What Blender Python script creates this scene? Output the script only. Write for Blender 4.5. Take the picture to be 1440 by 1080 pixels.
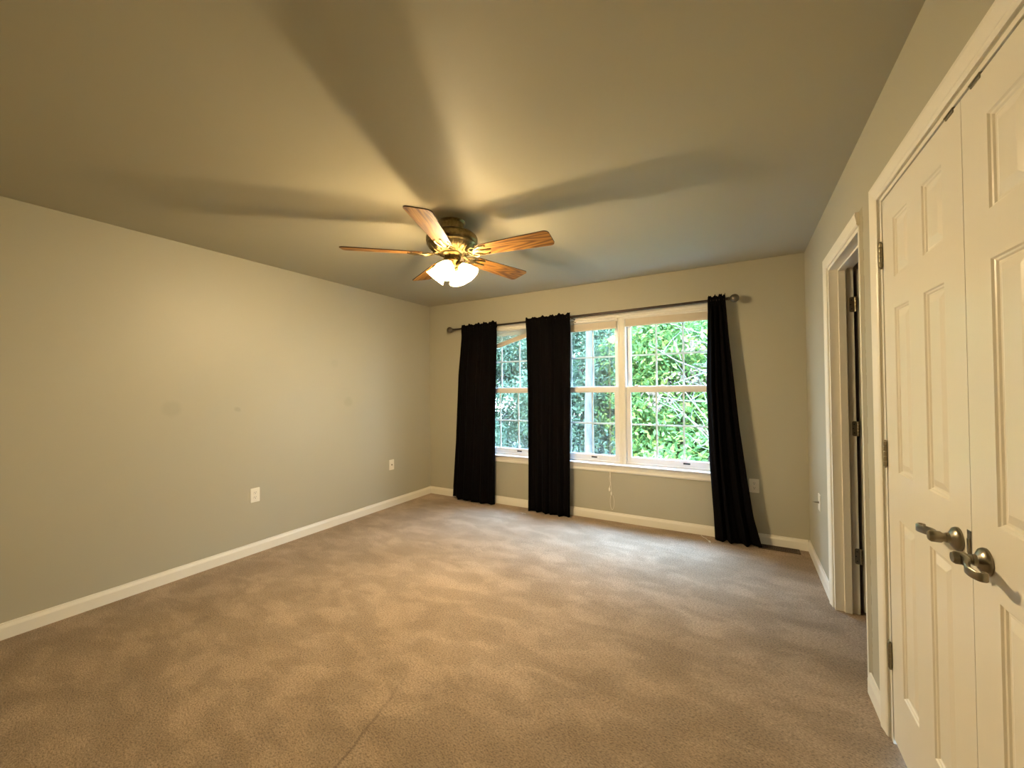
import bpy, bmesh, math, random
from mathutils import Vector, Matrix
import numpy as np

for o in list(bpy.data.objects): bpy.data.objects.remove(o)
SC = bpy.context.scene
COL = SC.collection
PI = math.pi

# ------------------------------------------------------------------ camera
F_PX, YAW, PITCH, ROLL, CAM_H = 562.70, 0.5169, 0.0140, -0.0105, 1.3392
cam = bpy.data.cameras.new('camera'); camo = bpy.data.objects.new('camera', cam); COL.objects.link(camo)
cam.sensor_fit = 'HORIZONTAL'; cam.sensor_width = 36.0; cam.lens = F_PX * 36.0 / 1440.0
cam.clip_start = 0.02; cam.clip_end = 200
c_, s_ = math.cos(YAW), math.sin(YAW)
r0 = Vector((c_, s_, 0)); f0 = Vector((-s_, c_, 0)); u0 = Vector((0, 0, 1))
fw = math.cos(PITCH) * f0 + math.sin(PITCH) * u0
u1 = -math.sin(PITCH) * f0 + math.cos(PITCH) * u0
rt = math.cos(ROLL) * r0 + math.sin(ROLL) * u1
up = -math.sin(ROLL) * r0 + math.cos(ROLL) * u1
M = Matrix(((rt.x, up.x, -fw.x, 0), (rt.y, up.y, -fw.y, 0), (rt.z, up.z, -fw.z, CAM_H), (0, 0, 0, 1)))
camo.matrix_world = M
SC.camera = camo

# ------------------------------------------------------------------ light, sky, exposure
SKY_STRENGTH = 47.0
SUN_STRENGTH = 6.5
SHADE_EMIT = 6.0
BULB_EMIT = 1330.0
SC.view_settings.view_transform = 'Standard'
SC.view_settings.look = 'None'
SC.view_settings.exposure = 1.47
SC.view_settings.gamma = 1.0
SC.view_settings.use_curve_mapping = False

w = bpy.data.worlds.new('world'); SC.world = w; w.use_nodes = True
bg = w.node_tree.nodes['Background']
# bright overcast: the sky overhead is several times brighter than near the horizon
wn, wl = w.node_tree.nodes, w.node_tree.links
tcw = wn.new('ShaderNodeTexCoord'); spw = wn.new('ShaderNodeSeparateXYZ'); wl.new(tcw.outputs['Generated'], spw.inputs[0])
crw = wn.new('ShaderNodeValToRGB'); wl.new(spw.outputs[2], crw.inputs[0])
ew = crw.color_ramp.elements; ew.new(0.5); ew[0].position = 0.0; ew[0].color = (.10, .13, .15, 1); ew[1].position = 0.66; ew[1].color = (.12, .17, .24, 1); ew[2].position = 0.88; ew[2].color = (0.36, 0.60, 1.0, 1)
wl.new(crw.outputs[0], bg.inputs['Color']); bg.inputs['Strength'].default_value = SKY_STRENGTH

def sun(direction, strength, color, angle=2.0):
    l = bpy.data.lights.new('sun', 'SUN'); l.energy = strength; l.color = color; l.angle = math.radians(angle)
    o = bpy.data.objects.new('sun', l); COL.objects.link(o)
    o.rotation_euler = Vector(direction).to_track_quat('-Z', 'Y').to_euler(); o.location = (0, 0, 8)
sun((0.35, 0.75, -1.0), SUN_STRENGTH, (1.0, 0.95, 0.82))

# ------------------------------------------------------------------ room numbers (metres)
XL, XR, YB, YR, H = -3.536, 0.480, 4.0375, -0.45, 2.44
WT = 0.115
OX0, OX1, OZ0, OZ1 = -2.80, -0.145, 0.565, 2.06      # window opening
D1Y0, D1Y1, D1Z = 2.335, 3.070, 2.060                # bath door opening incl. jamb
D2Y0, D2Y1, D2Z = 0.740, 2.030, 2.055                # closet opening incl. jamb
BC = (-1.626, 2.083)                                 # fan centre

for cx, wd in (((OX0 + OX1) / 2, OX1 - OX0),):
    l = bpy.data.lights.new('window_portal', 'AREA'); l.shape = 'RECTANGLE'; l.size = wd; l.size_y = OZ1 - OZ0
    l.cycles.is_portal = True
    o = bpy.data.objects.new('window_portal', l); COL.objects.link(o)
    o.location = (cx, YB + 0.2, (OZ0 + OZ1) / 2); o.rotation_euler = Vector((0, -1, 0)).to_track_quat('-Z', 'Y').to_euler()

# ------------------------------------------------------------------ materials
def mat(name, col=(0.8, 0.8, 0.8), rough=0.5, metal=0.0, spec=0.5):
    m = bpy.data.materials.new(name); m.use_nodes = True
    b = m.node_tree.nodes['Principled BSDF']
    b.inputs['Base Color'].default_value = (*col, 1); b.inputs['Roughness'].default_value = rough
    b.inputs['Metallic'].default_value = metal; b.inputs['Specular IOR Level'].default_value = spec
    return m
def nt(m): return m.node_tree.nodes, m.node_tree.links, m.node_tree.nodes['Principled BSDF']
def noise(m, scale, detail=3, coord='Object', mapping=None, dist=0.0, rough=0.5):
    n, l, b = nt(m)
    tc = n.new('ShaderNodeTexCoord'); src = tc.outputs[coord]
    if mapping:
        mp = n.new('ShaderNodeMapping'); l.new(src, mp.inputs[0]); src = mp.outputs[0]
        mp.inputs['Rotation'].default_value = mapping[0]; mp.inputs['Scale'].default_value = mapping[1]
        if len(mapping) > 2: mp.inputs['Location'].default_value = mapping[2]
    t = n.new('ShaderNodeTexNoise'); l.new(src, t.inputs['Vector'])
    t.inputs['Scale'].default_value = scale; t.inputs['Detail'].default_value = detail
    t.inputs['Distortion'].default_value = dist; t.inputs['Roughness'].default_value = rough
    return t
def ramp(m, src, stops):
    n, l, b = nt(m)
    r = n.new('ShaderNodeValToRGB'); l.new(src, r.inputs[0])
    e = r.color_ramp.elements
    while len(e) < len(stops): e.new(0.5)
    for i, (p, c) in enumerate(stops):
        e[i].position = p; e[i].color = (*c, 1) if len(c) == 3 else c
    return r
def mix(m, fac, a, b_, mode='MIX'):
    n, l, b = nt(m)
    x = n.new('ShaderNodeMix'); x.data_type = 'RGBA'; x.blend_type = mode
    for s, v in ((0, fac), (6, a), (7, b_)):
        if isinstance(v, (int, float)): x.inputs[s].default_value = v
        elif isinstance(v, tuple): x.inputs[s].default_value = (*v, 1)
        else: l.new(v, x.inputs[s])
    return x.outputs[2]
def bump(m, src, strength, dist=0.002):
    n, l, b = nt(m)
    k = n.new('ShaderNodeBump'); k.inputs['Strength'].default_value = strength; k.inputs['Distance'].default_value = dist
    l.new(src, k.inputs['Height']); l.new(k.outputs[0], b.inputs['Normal']); return k
def math_(m, op, a, b_=0.0):
    n, l, b = nt(m)
    x = n.new('ShaderNodeMath'); x.operation = op
    for s, v in ((0, a), (1, b_)):
        if isinstance(v, (int, float)): x.inputs[s].default_value = v
        else: l.new(v, x.inputs[s])
    return x.outputs[0]
def spot_mask(m, centre, radius, coord_out, soft=0.6):
    """0..1 soft blob round a point (stains)"""
    n, l, b = nt(m)
    v = n.new('ShaderNodeVectorMath'); v.operation = 'DISTANCE'; l.new(coord_out, v.inputs[0]); v.inputs[1].default_value = centre
    mr = n.new('ShaderNodeMapRange'); l.new(v.outputs['Value'], mr.inputs[0])
    mr.inputs[1].default_value = radius * (1 - soft); mr.inputs[2].default_value = radius
    mr.inputs[3].default_value = 1; mr.inputs[4].default_value = 0; mr.interpolation_type = 'SMOOTHSTEP'
    return mr.outputs[0]

WALL_C = (0.440, 0.412, 0.316)
def wall_mat(name, col, rough=0.48, spec=0.35, spots=()):
    m = mat(name, col, rough, 0, spec)
    n, l, b = nt(m)
    t = noise(m, 1.3, 3); c = mix(m, t.outputs[0], tuple(x * 0.97 for x in col), tuple(x * 1.03 for x in col))
    if spots:
        tc = n.new('ShaderNodeTexCoord')
        nn = noise(m, 9, 3)
        off = n.new('ShaderNodeVectorMath'); off.operation = 'MULTIPLY_ADD'
        l.new(nn.outputs['Color'], off.inputs[0]); off.inputs[1].default_value = (0.05, 0.05, 0.05); l.new(tc.outputs['Object'], off.inputs[2])
        for (p, r, k) in spots:
            pm = spot_mask(m, tuple(q + 0.025 for q in p), r, off.outputs[0])
            c = mix(m, math_(m, 'MULTIPLY', pm, k), c, (0.16, 0.15, 0.11))
    l.new(c, b.inputs['Base Color'])
    t2 = noise(m, 260, 2); bump(m, t2.outputs[0], 0.12, 0.0008)
    return m
M_WALL = wall_mat('sage_beige_wall_paint', WALL_C)
M_WALL_L = wall_mat('sage_beige_wall_paint_smudged', WALL_C, spots=[((XL, 1.285, 1.227), 0.075, 0.13), ((XL, 2.776, 1.231), 0.07, 0.13), ((XL, 1.71, 1.20), 0.03, 0.2), ((XL, 2.62, 1.62), 0.05, 0.06)])
M_CEIL = wall_mat('sage_ceiling_paint', (0.425, 0.398, 0.300), 0.60, 0.22)
M_TRIM = mat('white_trim_paint', (0.82, 0.78, 0.68), 0.35)
M_DOOR = mat('white_door_paint', (0.80, 0.75, 0.64), 0.32)
t = noise(M_DOOR, 90, 2, mapping=((0, 0, 0), (1, 1, 0.08))); bump(M_DOOR, t.outputs[0], 0.06, 0.001)
M_VINYL = mat('white_vinyl', (0.82, 0.80, 0.76), 0.3)
M_PLATE = mat('white_plastic_plate', (0.83, 0.79, 0.68), 0.3)
M_DARK = mat('dark_slot', (0.02, 0.018, 0.015), 0.6)
M_NICKEL = mat('satin_nickel', (0.27, 0.24, 0.185), 0.28, 1.0)
M_HINGE = mat('aged_nickel_hinge', (0.30, 0.26, 0.18), 0.38, 1.0)
M_BRASS = mat('antique_brass', (0.50, 0.40, 0.20), 0.34, 1.0)
t = noise(M_BRASS, 40, 3); M_BRASS.node_tree.links.new(ramp(M_BRASS, t.outputs[0], [(0.3, (0.17, 0.13, 0.06)), (0.7, (0.34, 0.27, 0.13))]).outputs[0], nt(M_BRASS)[2].inputs['Base Color'])
M_BRONZE = mat('brushed_pewter_rod', (0.075, 0.055, 0.042), 0.38, 1.0)
M_FINIAL = mat('brushed_pewter_finial', (0.20, 0.165, 0.12), 0.28, 1.0)
M_VENT = mat('brown_metal_register', (0.075, 0.045, 0.024), 0.5, 0.3)
M_CORD = mat('white_cord', (0.80, 0.76, 0.66), 0.6)
M_BLIND = mat('white_blind_slat', (0.80, 0.70, 0.56), 0.45)
M_BLINDR = mat('white_blind_rail', (0.80, 0.77, 0.70), 0.4)
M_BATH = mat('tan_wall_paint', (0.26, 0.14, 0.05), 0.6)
M_EXT = mat('pale_siding', (0.6, 0.6, 0.58), 0.7)

M_CLOTH = mat('black_curtain_cloth', (0.0022, 0.0016, 0.0017), 0.9, 0, 0.06)
t = noise(M_CLOTH, 900, 2); bump(M_CLOTH, t.outputs[0], 0.2, 0.0006)

# wood of the fan blades: grain along local X of each blade (UV)
M_OAK = mat('oak_veneer', (0.45, 0.24, 0.09), 0.6, 0, 0.2)
def oak():
    n, l, b = nt(M_OAK)
    uv = n.new('ShaderNodeTexCoord')
    def nz(scale, sc, det=3):
        mp = n.new('ShaderNodeMapping'); l.new(uv.outputs['UV'], mp.inputs[0]); mp.inputs['Scale'].default_value = scale
        t = n.new('ShaderNodeTexNoise'); t.inputs['Scale'].default_value = sc; t.inputs['Detail'].default_value = det; l.new(mp.outputs[0], t.inputs['Vector']); return t.outputs[0]
    fig = nz((1.5, 9, 1), 1.0, 1.0)                      # cathedral figure: contour bands of a stretched noise
    band = math_(M_OAK, 'SINE', math_(M_OAK, 'MULTIPLY', fig, 62.0))
    band = math_(M_OAK, 'MULTIPLY_ADD', band, 0.5); 
    band.node.inputs[2].default_value = 0.5
    r1 = ramp(M_OAK, band, [(0.0, (0.110, 0.044, 0.007)), (0.45, (0.235, 0.110, 0.021)), (1.0, (0.300, 0.150, 0.032))])
    r2 = ramp(M_OAK, nz((7, 150, 1), 1.0), [(0.35, (0.62, 0.55, 0.48)), (0.6, (1, 1, 1))])
    l.new(mix(M_OAK, 0.8, r1.outputs[0], r2.outputs[0], 'MULTIPLY'), b.inputs['Base Color'])
oak()
M_OAKEDGE = mat('dark_walnut_edge', (0.07, 0.035, 0.015), 0.5)

def frosted():
    m = bpy.data.materials.new('frosted_lit_glass'); m.use_nodes = True
    n, l = m.node_tree.nodes, m.node_tree.links
    for x in list(n):
        if x.type != 'OUTPUT_MATERIAL': n.remove(x)
    out = [x for x in n if x.type == 'OUTPUT_MATERIAL'][0]
    em = n.new('ShaderNodeEmission'); em.inputs[0].default_value = (1.0, 0.76, 0.42, 1); em.inputs[1].default_value = SHADE_EMIT
    tr = n.new('ShaderNodeBsdfTranslucent'); tr.inputs[0].default_value = (0.95, 0.88, 0.72, 1)
    df = n.new('ShaderNodeBsdfPrincipled'); df.inputs['Base Color'].default_value = (0.9, 0.86, 0.76, 1); df.inputs['Roughness'].default_value = 0.35
    mx = n.new('ShaderNodeMixShader'); mx.inputs[0].default_value = 0.5; l.new(tr.outputs[0], mx.inputs[1]); l.new(df.outputs[0], mx.inputs[2])
    ad = n.new('ShaderNodeAddShader'); l.new(mx.outputs[0], ad.inputs[0]); l.new(em.outputs[0], ad.inputs[1])
    # thinly frosted: part of the bulb's light passes straight through
    tp = n.new('ShaderNodeBsdfTransparent'); tp.inputs[0].default_value = (1, .97, .90, 1)
    m2 = n.new('ShaderNodeMixShader'); m2.inputs[0].default_value = 0.60; l.new(tp.outputs[0], m2.inputs[1]); l.new(ad.outputs[0], m2.inputs[2]); l.new(m2.outputs[0], out.inputs[0])
    return m
M_SHADE = frosted()
M_NECK = mat('dimmed_glow_glass_neck', (0.62, 0.50, 0.30), 0.35)  # upper glass darkened to paint a dimmer glow and spare the hub
def neck():
    n, l, b = nt(M_NECK); out = [x for x in n if x.type == 'OUTPUT_MATERIAL'][0]
    tr = n.new('ShaderNodeBsdfTranslucent'); tr.inputs[0].default_value = (0.11, 0.085, 0.045, 1)
    mx = n.new('ShaderNodeAddShader'); l.new(b.outputs[0], mx.inputs[0]); l.new(tr.outputs[0], mx.inputs[1]); l.new(mx.outputs[0], out.inputs[0])
    b.inputs['Base Color'].default_value = (0.30, 0.24, 0.15, 1)
neck()
M_BULB = bpy.data.materials.new('lit_bulb'); M_BULB.use_nodes = True
b = M_BULB.node_tree.nodes['Principled BSDF']; b.inputs['Emission Color'].default_value = (1, 0.77, 0.45, 1); b.inputs['Emission Strength'].default_value = BULB_EMIT; b.inputs['Base Color'].default_value = (0, 0, 0, 1)

def glass():
    m = bpy.data.materials.new('window_glass'); m.use_nodes = True
    n, l = m.node_tree.nodes, m.node_tree.links
    for x in list(n):
        if x.type != 'OUTPUT_MATERIAL': n.remove(x)
    out = [x for x in n if x.type == 'OUTPUT_MATERIAL'][0]
    ge = n.new('ShaderNodeNewGeometry'); dt = n.new('ShaderNodeVectorMath'); dt.operation = 'DOT_PRODUCT'
    l.new(ge.outputs['Normal'], dt.inputs[0]); l.new(ge.outputs['Incoming'], dt.inputs[1])
    def mm(op, a, b_=0.0):
        x = n.new('ShaderNodeMath'); x.operation = op
        for s, v in ((0, a), (1, b_)):
            if isinstance(v, (int, float)): x.inputs[s].default_value = v
            else: l.new(v, x.inputs[s])
        return x
    fr = mm('ADD', mm('MULTIPLY', mm('POWER', mm('SUBTRACT', 1.0, mm('ABSOLUTE', dt.outputs['Value']).outputs[0]).outputs[0], 5.0).outputs[0], 0.96).outputs[0], 0.04)
    tr = n.new('ShaderNodeBsdfTransparent'); tr.inputs[0].default_value = (0.95, 0.98, 0.98, 1)
    gl = n.new('ShaderNodeBsdfGlossy'); gl.inputs['Roughness'].default_value = 0.03
    mx = n.new('ShaderNodeMixShader'); l.new(fr.outputs[0], mx.inputs[0]); l.new(tr.outputs[0], mx.inputs[1]); l.new(gl.outputs[0], mx.inputs[2])
    l.new(mx.outputs[0], out.inputs[0]); return m
M_GLASS = glass()

def carpet():
    m = mat('taupe_carpet', (0.4, 0.3, 0.2), 0.95, 0, 0.1)
    n, l, b = nt(m)
    # pile laid in strokes by the vacuum and by feet: lighter and darker lying pile
    big = noise(m, 1.9, 5, mapping=((0, 0, 0.5), (1.0, 1.6, 1)), dist=0.4, rough=0.6)
    strokes = noise(m, 3.6, 4, mapping=((0, 0, -0.75), (1.0, 1.9, 1), (3.1, 1.7, 0)), dist=0.35, rough=0.55)
    r1 = ramp(m, big.outputs[0], [(0.36, (0.335, 0.238, 0.150)), (0.62, (0.425, 0.310, 0.205))])
    r2 = ramp(m, strokes.outputs[0], [(0.38, (0.90, 0.89, 0.87)), (0.505, (0.96, 0.96, 0.96)), (0.53, (1.06, 1.06, 1.06)), (0.64, (1.12, 1.12, 1.13))])
    c = mix(m, 1.0, r1.outputs[0], r2.outputs[0], 'MULTIPLY')
    tuft = noise(m, 100, 4, mapping=((0, 0, 0.4), (1, 1.6, 1)), rough=0.8)
    r3 = ramp(m, tuft.outputs[0], [(0.36, (0.34, 0.30, 0.26)), (0.48, (0.93, 0.93, 0.92)), (0.64, (1.42, 1.42, 1.42))])
    c = mix(m, 0.85, c, r3.outputs[0], 'MULTIPLY')
    # the join between two widths of carpet, and faint darker round spots
    tc = n.new('ShaderNodeTexCoord'); sp = n.new('ShaderNodeSeparateXYZ'); l.new(tc.outputs['Object'], sp.inputs[0])
    wob = noise(m, 8, 2)
    d = math_(m, 'ADD', sp.outputs[0], math_(m, 'MULTIPLY', sp.outputs[1], 0.23))
    d = math_(m, 'ADD', d, 1.058)
    d = math_(m, 'ADD', d, math_(m, 'MULTIPLY', math_(m, 'SUBTRACT', wob.outputs[0], 0.5), 0.05))
    d = math_(m, 'ABSOLUTE', d)
    ln = math_(m, 'MAXIMUM', math_(m, 'SUBTRACT', 1.0, math_(m, 'DIVIDE', d, 0.012)), 0.0); lim = math_(m, 'MINIMUM', math_(m, 'MAXIMUM', math_(m, 'MULTIPLY', math_(m, 'SUBTRACT', 1.42, sp.outputs[1]), 2.6), 0.0), 1.0)
    ln = math_(m, 'MULTIPLY', ln, lim)
    c = mix(m, math_(m, 'MULTIPLY', ln, 0.55), c, (0.07, 0.045, 0.028))
    for (p, r, k) in (((-2.78, 1.155, 0), 0.06, 0.35), ((-2.45, 1.62, 0), 0.06, 0.2)):
        c = mix(m, math_(m, 'MULTIPLY', spot_mask(m, p, r, tc.outputs['Object']), k), c, (0.16, 0.11, 0.07))
    l.new(c, b.inputs['Base Color'])
    b.inputs['Sheen Weight'].default_value = 0.15; b.inputs['Sheen Roughness'].default_value = 0.6
    bump(m, tuft.outputs[0], 0.9, 0.012)
    return m
M_CARPET = carpet()

def leaf_mat(name, c1, c2, c3, trans=0.5):
    m = bpy.data.materials.new(name); m.use_nodes = True
    n, l = m.node_tree.nodes, m.node_tree.links
    b = n['Principled BSDF']; out = [x for x in n if x.type == 'OUTPUT_MATERIAL'][0]
    g = n.new('ShaderNodeNewGeometry')
    r = n.new('ShaderNodeValToRGB'); l.new(g.outputs['Random Per Island'], r.inputs[0])
    e = r.color_ramp.elements; e.new(0.5)
    e[0].position = 0; e[0].color = (*c1, 1); e[1].position = 0.55; e[1].color = (*c2, 1); e[2].position = 1.0; e[2].color = (*c3, 1)
    l.new(r.outputs[0], b.inputs['Base Color']); b.inputs['Roughness'].default_value = 0.65; b.inputs['Specular IOR Level'].default_value = 0.12
    tr = n.new('ShaderNodeBsdfTranslucent'); l.new(r.outputs[0], tr.inputs[0])
    mx = n.new('ShaderNodeMixShader'); mx.inputs[0].default_value = trans
    l.new(b.outputs[0], mx.inputs[1]); l.new(tr.outputs[0], mx.inputs[2]); l.new(mx.outputs[0], out.inputs[0])
    return m
L_TEAL = leaf_mat('blue_green_leaves', (0.0417, 0.0725, 0.0441), (0.0735, 0.1190, 0.0735), (0.1139, 0.1766, 0.0955))
L_GREEN = leaf_mat('mid_green_leaves', (0.0392, 0.0913, 0.0349), (0.0720, 0.1530, 0.0576), (0.1350, 0.2223, 0.0740))
L_LIME = leaf_mat('yellow_green_leaves', (0.0518, 0.1132, 0.0332), (0.0930, 0.1783, 0.0527), (0.2123, 0.2596, 0.0570))
L_DRY = leaf_mat('dry_beige_leaves', (0.0846, 0.0630, 0.0461), (0.1350, 0.0990, 0.0720), (0.1854, 0.1422, 0.1008), 0.3)
M_BARK = mat('pale_grey_bark', (0.42, 0.46, 0.50), 0.8)
t = noise(M_BARK, 14, 4, mapping=((0, 0, 0), (1, 1, 0.25))); M_BARK.node_tree.links.new(ramp(M_BARK, t.outputs[0], [(0.35, (0.040, 0.040, 0.037)), (0.65, (0.075, 0.073, 0.066))]).outputs[0], nt(M_BARK)[2].inputs['Base Color'])
M_BARKD = mat('dark_brown_bark', (0.03, 0.022, 0.016), 0.85)
M_GRASS = mat('grass_ground', (0.05, 0.12, 0.03), 0.9)
t = noise(M_GRASS, 3, 5); M_GRASS.node_tree.links.new(ramp(M_GRASS, t.outputs[0], [(0.3, (0.015, 0.025, 0.01)), (0.7, (0.03, 0.05, 0.02))]).outputs[0], nt(M_GRASS)[2].inputs['Base Color'])

# ------------------------------------------------------------------ mesh helpers
class MB:
    def __init__(s): s.v = []; s.f = []; s.uv = {}; s.mi = []
    def add(s, vs, fs, mi=0):
        k = len(s.v); s.v += [tuple(p) for p in vs]
        for f in fs: s.f.append(tuple(i + k for i in f)); s.mi.append(mi)
        return k
    def box(s, x0, x1, y0, y1, z0, z1, mi=0):
        v = [(x0, y0, z0), (x1, y0, z0), (x1, y1, z0), (x0, y1, z0), (x0, y0, z1), (x1, y0, z1), (x1, y1, z1), (x0, y1, z1)]
        s.add(v, [(0, 3, 2, 1), (4, 5, 6, 7), (0, 1, 5, 4), (1, 2, 6, 5), (2, 3, 7, 6), (3, 0, 4, 7)], mi)
    def extrude(s, prof, a, b, frame, mi=0, cap=True):
        """closed 2-D profile (u,v) swept straight from point a to b; frame=(U,V) vectors"""
        U, V = Vector(frame[0]), Vector(frame[1]); n = len(prof)
        A = [Vector(a) + U * p[0] + V * p[1] for p in prof]; B = [Vector(b) + U * p[0] + V * p[1] for p in prof]
        fs = [(i, (i + 1) % n, n + (i + 1) % n, n + i) for i in range(n)]
        if cap: fs += [tuple(range(n - 1, -1, -1)), tuple(range(n, 2 * n))]
        s.add(A + B, fs, mi)
    def lathe(s, prof, axis_o=(0, 0, 0), axis=(0, 0, 1), seg=32, close=False, mi=0):
        """prof: (radius, distance along axis)"""
        Z = Vector(axis).normalized(); X = Z.orthogonal().normalized(); Y = Z.cross(X); O = Vector(axis_o)
        vs = []
        for r, h in prof:
            for i in range(seg):
                a = 2 * PI * i / seg; vs.append(O + Z * h + X * (r * math.cos(a)) + Y * (r * math.sin(a)))
        fs = []
        for j in range(len(prof) - 1):
            for i in range(seg):
                k = (i + 1) % seg; fs.append((j * seg + i, j * seg + k, (j + 1) * seg + k, (j + 1) * seg + i))
        if close:
            fs.append(tuple(range(seg - 1, -1, -1))); fs.append(tuple((len(prof) - 1) * seg + i for i in range(seg)))
        s.add(vs, fs, mi)
    def tube(s, pts, rad, seg=10, mi=0, flat=None):
        """swept tube; rad number or list; flat=(kx,ky) squash in frame axes"""
        P = [Vector(p) for p in pts]; n = len(P)
        R = rad if isinstance(rad, (list, tuple)) else [rad] * n
        T = [(P[min(i + 1, n - 1)] - P[max(i - 1, 0)]).normalized() for i in range(n)]
        X = T[0].orthogonal().normalized()
        vs = []
        for i in range(n):
            X = (X - T[i] * X.dot(T[i])).normalized(); Y = T[i].cross(X)
            for k in range(seg):
                a = 2 * PI * k / seg; vs.append(P[i] + X * R[i] * math.cos(a) + Y * R[i] * math.sin(a))
        fs = [(i * seg + k, i * seg + (k + 1) % seg, (i + 1) * seg + (k + 1) % seg, (i + 1) * seg + k) for i in range(n - 1) for k in range(seg)]
        fs += [tuple(range(seg - 1, -1, -1)), tuple((n - 1) * seg + k for k in range(seg))]
        s.add(vs, fs, mi)
    def ribbon(s, pts, width, thick, W, mi=0):
        """flat bar following pts; W = width direction (vector), thickness across; width may be a list"""
        P = [Vector(p) for p in pts]; n = len(P); W = Vector(W).normalized()
        wd = width if isinstance(width, (list, tuple)) else [width] * n
        th = thick if isinstance(thick, (list, tuple)) else [thick] * n
        vs = []
        for i in range(n):
            T = (P[min(i + 1, n - 1)] - P[max(i - 1, 0)]).normalized(); N = T.cross(W).normalized()
            a, b = wd[i] / 2, th[i] / 2
            for (p, q) in ((-.8, -1), (.8, -1), (1, -.5), (1, .5), (.8, 1), (-.8, 1), (-1, .5), (-1, -.5)): vs.append(P[i] + W * a * p + N * b * q)
        m_ = 8
        fs = [(i * m_ + k, i * m_ + (k + 1) % m_, (i + 1) * m_ + (k + 1) % m_, (i + 1) * m_ + k) for i in range(n - 1) for k in range(m_)]
        fs += [tuple(range(m_ - 1, -1, -1)), tuple((n - 1) * m_ + k for k in range(m_))]
        s.add(vs, fs, mi)
    def sphere(s, c, r, seg=20, rings=12, sc=(1, 1, 1), mi=0):
        prof = []
        vs = [(c[0], c[1], c[2] - r * sc[2])]
        for j in range(1, rings):
            a = PI * j / rings
            for i in range(seg):
                b = 2 * PI * i / seg
                vs.append((c[0] + r * sc[0] * math.sin(a) * math.cos(b), c[1] + r * sc[1] * math.sin(a) * math.sin(b), c[2] - r * sc[2] * math.cos(a)))
        vs.append((c[0], c[1], c[2] + r * sc[2]))
        fs = [(0, 1 + (i + 1) % seg, 1 + i) for i in range(seg)]
        for j in range(rings - 2):
            for i in range(seg):
                k = (i + 1) % seg; fs.append((1 + j * seg + i, 1 + j * seg + k, 1 + (j + 1) * seg + k, 1 + (j + 1) * seg + i))
        L = len(vs) - 1; o = 1 + (rings - 2) * seg
        fs += [(o + i, o + (i + 1) % seg, L) for i in range(seg)]
        s.add(vs, fs, mi)

def root_loc(o):
    return Vector(o['_o']) if o is not None and '_o' in o else Vector((0, 0, 0))
def obj(name, mb, m, parent=None, smooth=None, bevel=None, origin=None):
    """link a mesh builder as ONE object; vertices are given in world space"""
    org = root_loc(parent) if parent is not None else Vector(origin or (0, 0, 0))
    me = bpy.data.meshes.new(name)
    me.from_pydata([tuple(Vector(p) - org) for p in mb.v], [], mb.f)
    for x in (m if isinstance(m, (list, tuple)) else [m]): me.materials.append(x)
    for p, i in zip(me.polygons, mb.mi): p.material_index = i
    bm = bmesh.new(); bm.from_mesh(me); bmesh.ops.recalc_face_normals(bm, faces=bm.faces)
    if smooth is not None:
        for f in bm.faces: f.smooth = True
        for e in bm.edges:
            if len(e.link_faces) == 2: e.smooth = e.calc_face_angle(0) < math.radians(smooth)
    bm.to_mesh(me); bm.free(); me.update()
    o = bpy.data.objects.new(name, me); COL.objects.link(o)
    if parent is not None:
        o.parent = parent; o['_o'] = tuple(org)
    else:
        o.location = org; o['_o'] = tuple(org)
    if bevel:
        md = o.modifiers.new('bevel', 'BEVEL'); md.width = bevel; md.segments = 2; md.limit_method = 'ANGLE'; md.angle_limit = math.radians(50)
    return o
def thing(name, label, cat, loc, group=None):
    o = bpy.data.objects.new(name, None); COL.objects.link(o); o.location = loc; o.empty_display_size = 0.05
    o['_o'] = tuple(loc); o['label'] = label; o['category'] = cat
    if group: o['group'] = group
    return o
def tag(o, label, cat, group=None):
    o['label'] = label; o['category'] = cat
    if group: o['group'] = group
    return o
def struct(o, label, cat):
    o['kind'] = 'structure'; o['label'] = label; o['category'] = cat
    return o

# ------------------------------------------------------------------ room shell
mb = MB(); mb.box(XL - .02, 2.3, YR - .02, YB + .005, -0.12, 0.0); struct(obj('floor', mb, M_CARPET), 'worn taupe cut-pile carpet covering the whole room', 'floor')
mb = MB(); mb.box(XL - .02, 2.3, YR - .02, YB + .16, H, H + 0.12); struct(obj('ceiling', mb, M_CEIL), 'sage beige painted ceiling with a soft sheen', 'ceiling')
mb = MB(); mb.box(XL - WT, XL, YR - WT, YB + .16, -.12, H); struct(obj('wall_left', mb, M_WALL_L), 'long plain left wall with faint grey smudges', 'wall')
mb = MB(); mb.box(XL, XR + WT, YR - WT, YR, -.12, H); struct(obj('wall_rear', mb, M_WALL), 'plain painted wall behind the viewer', 'wall')
mb = MB()
mb.box(XL, OX0, YB, YB + .16, -.12, H); mb.box(OX1, 2.3, YB, YB + .16, -.12, H)
mb.box(OX0, OX1, YB, YB + .16, -.12, OZ0 - .02); mb.box(OX0, OX1, YB, YB + .16, OZ1, H)
struct(obj('wall_back', mb, M_WALL), 'far wall with the wide triple window', 'wall')
mb = MB()
mb.box(XR, XR + WT, D1Y1, YB, -.12, H); mb.box(XR, XR + WT, D1Y0, D1Y1, D1Z, H)
mb.box(XR, XR + WT, D2Y1, D1Y0, -.12, H); mb.box(XR, XR + WT, D2Y0, D2Y1, D2Z, H); mb.box(XR, XR + WT, YR, D2Y0, -.12, H)
n_, l_, b_ = nt(M_WALL)
M_WALL_R = wall_mat('sage_beige_wall_paint_scuffed', WALL_C)
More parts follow.
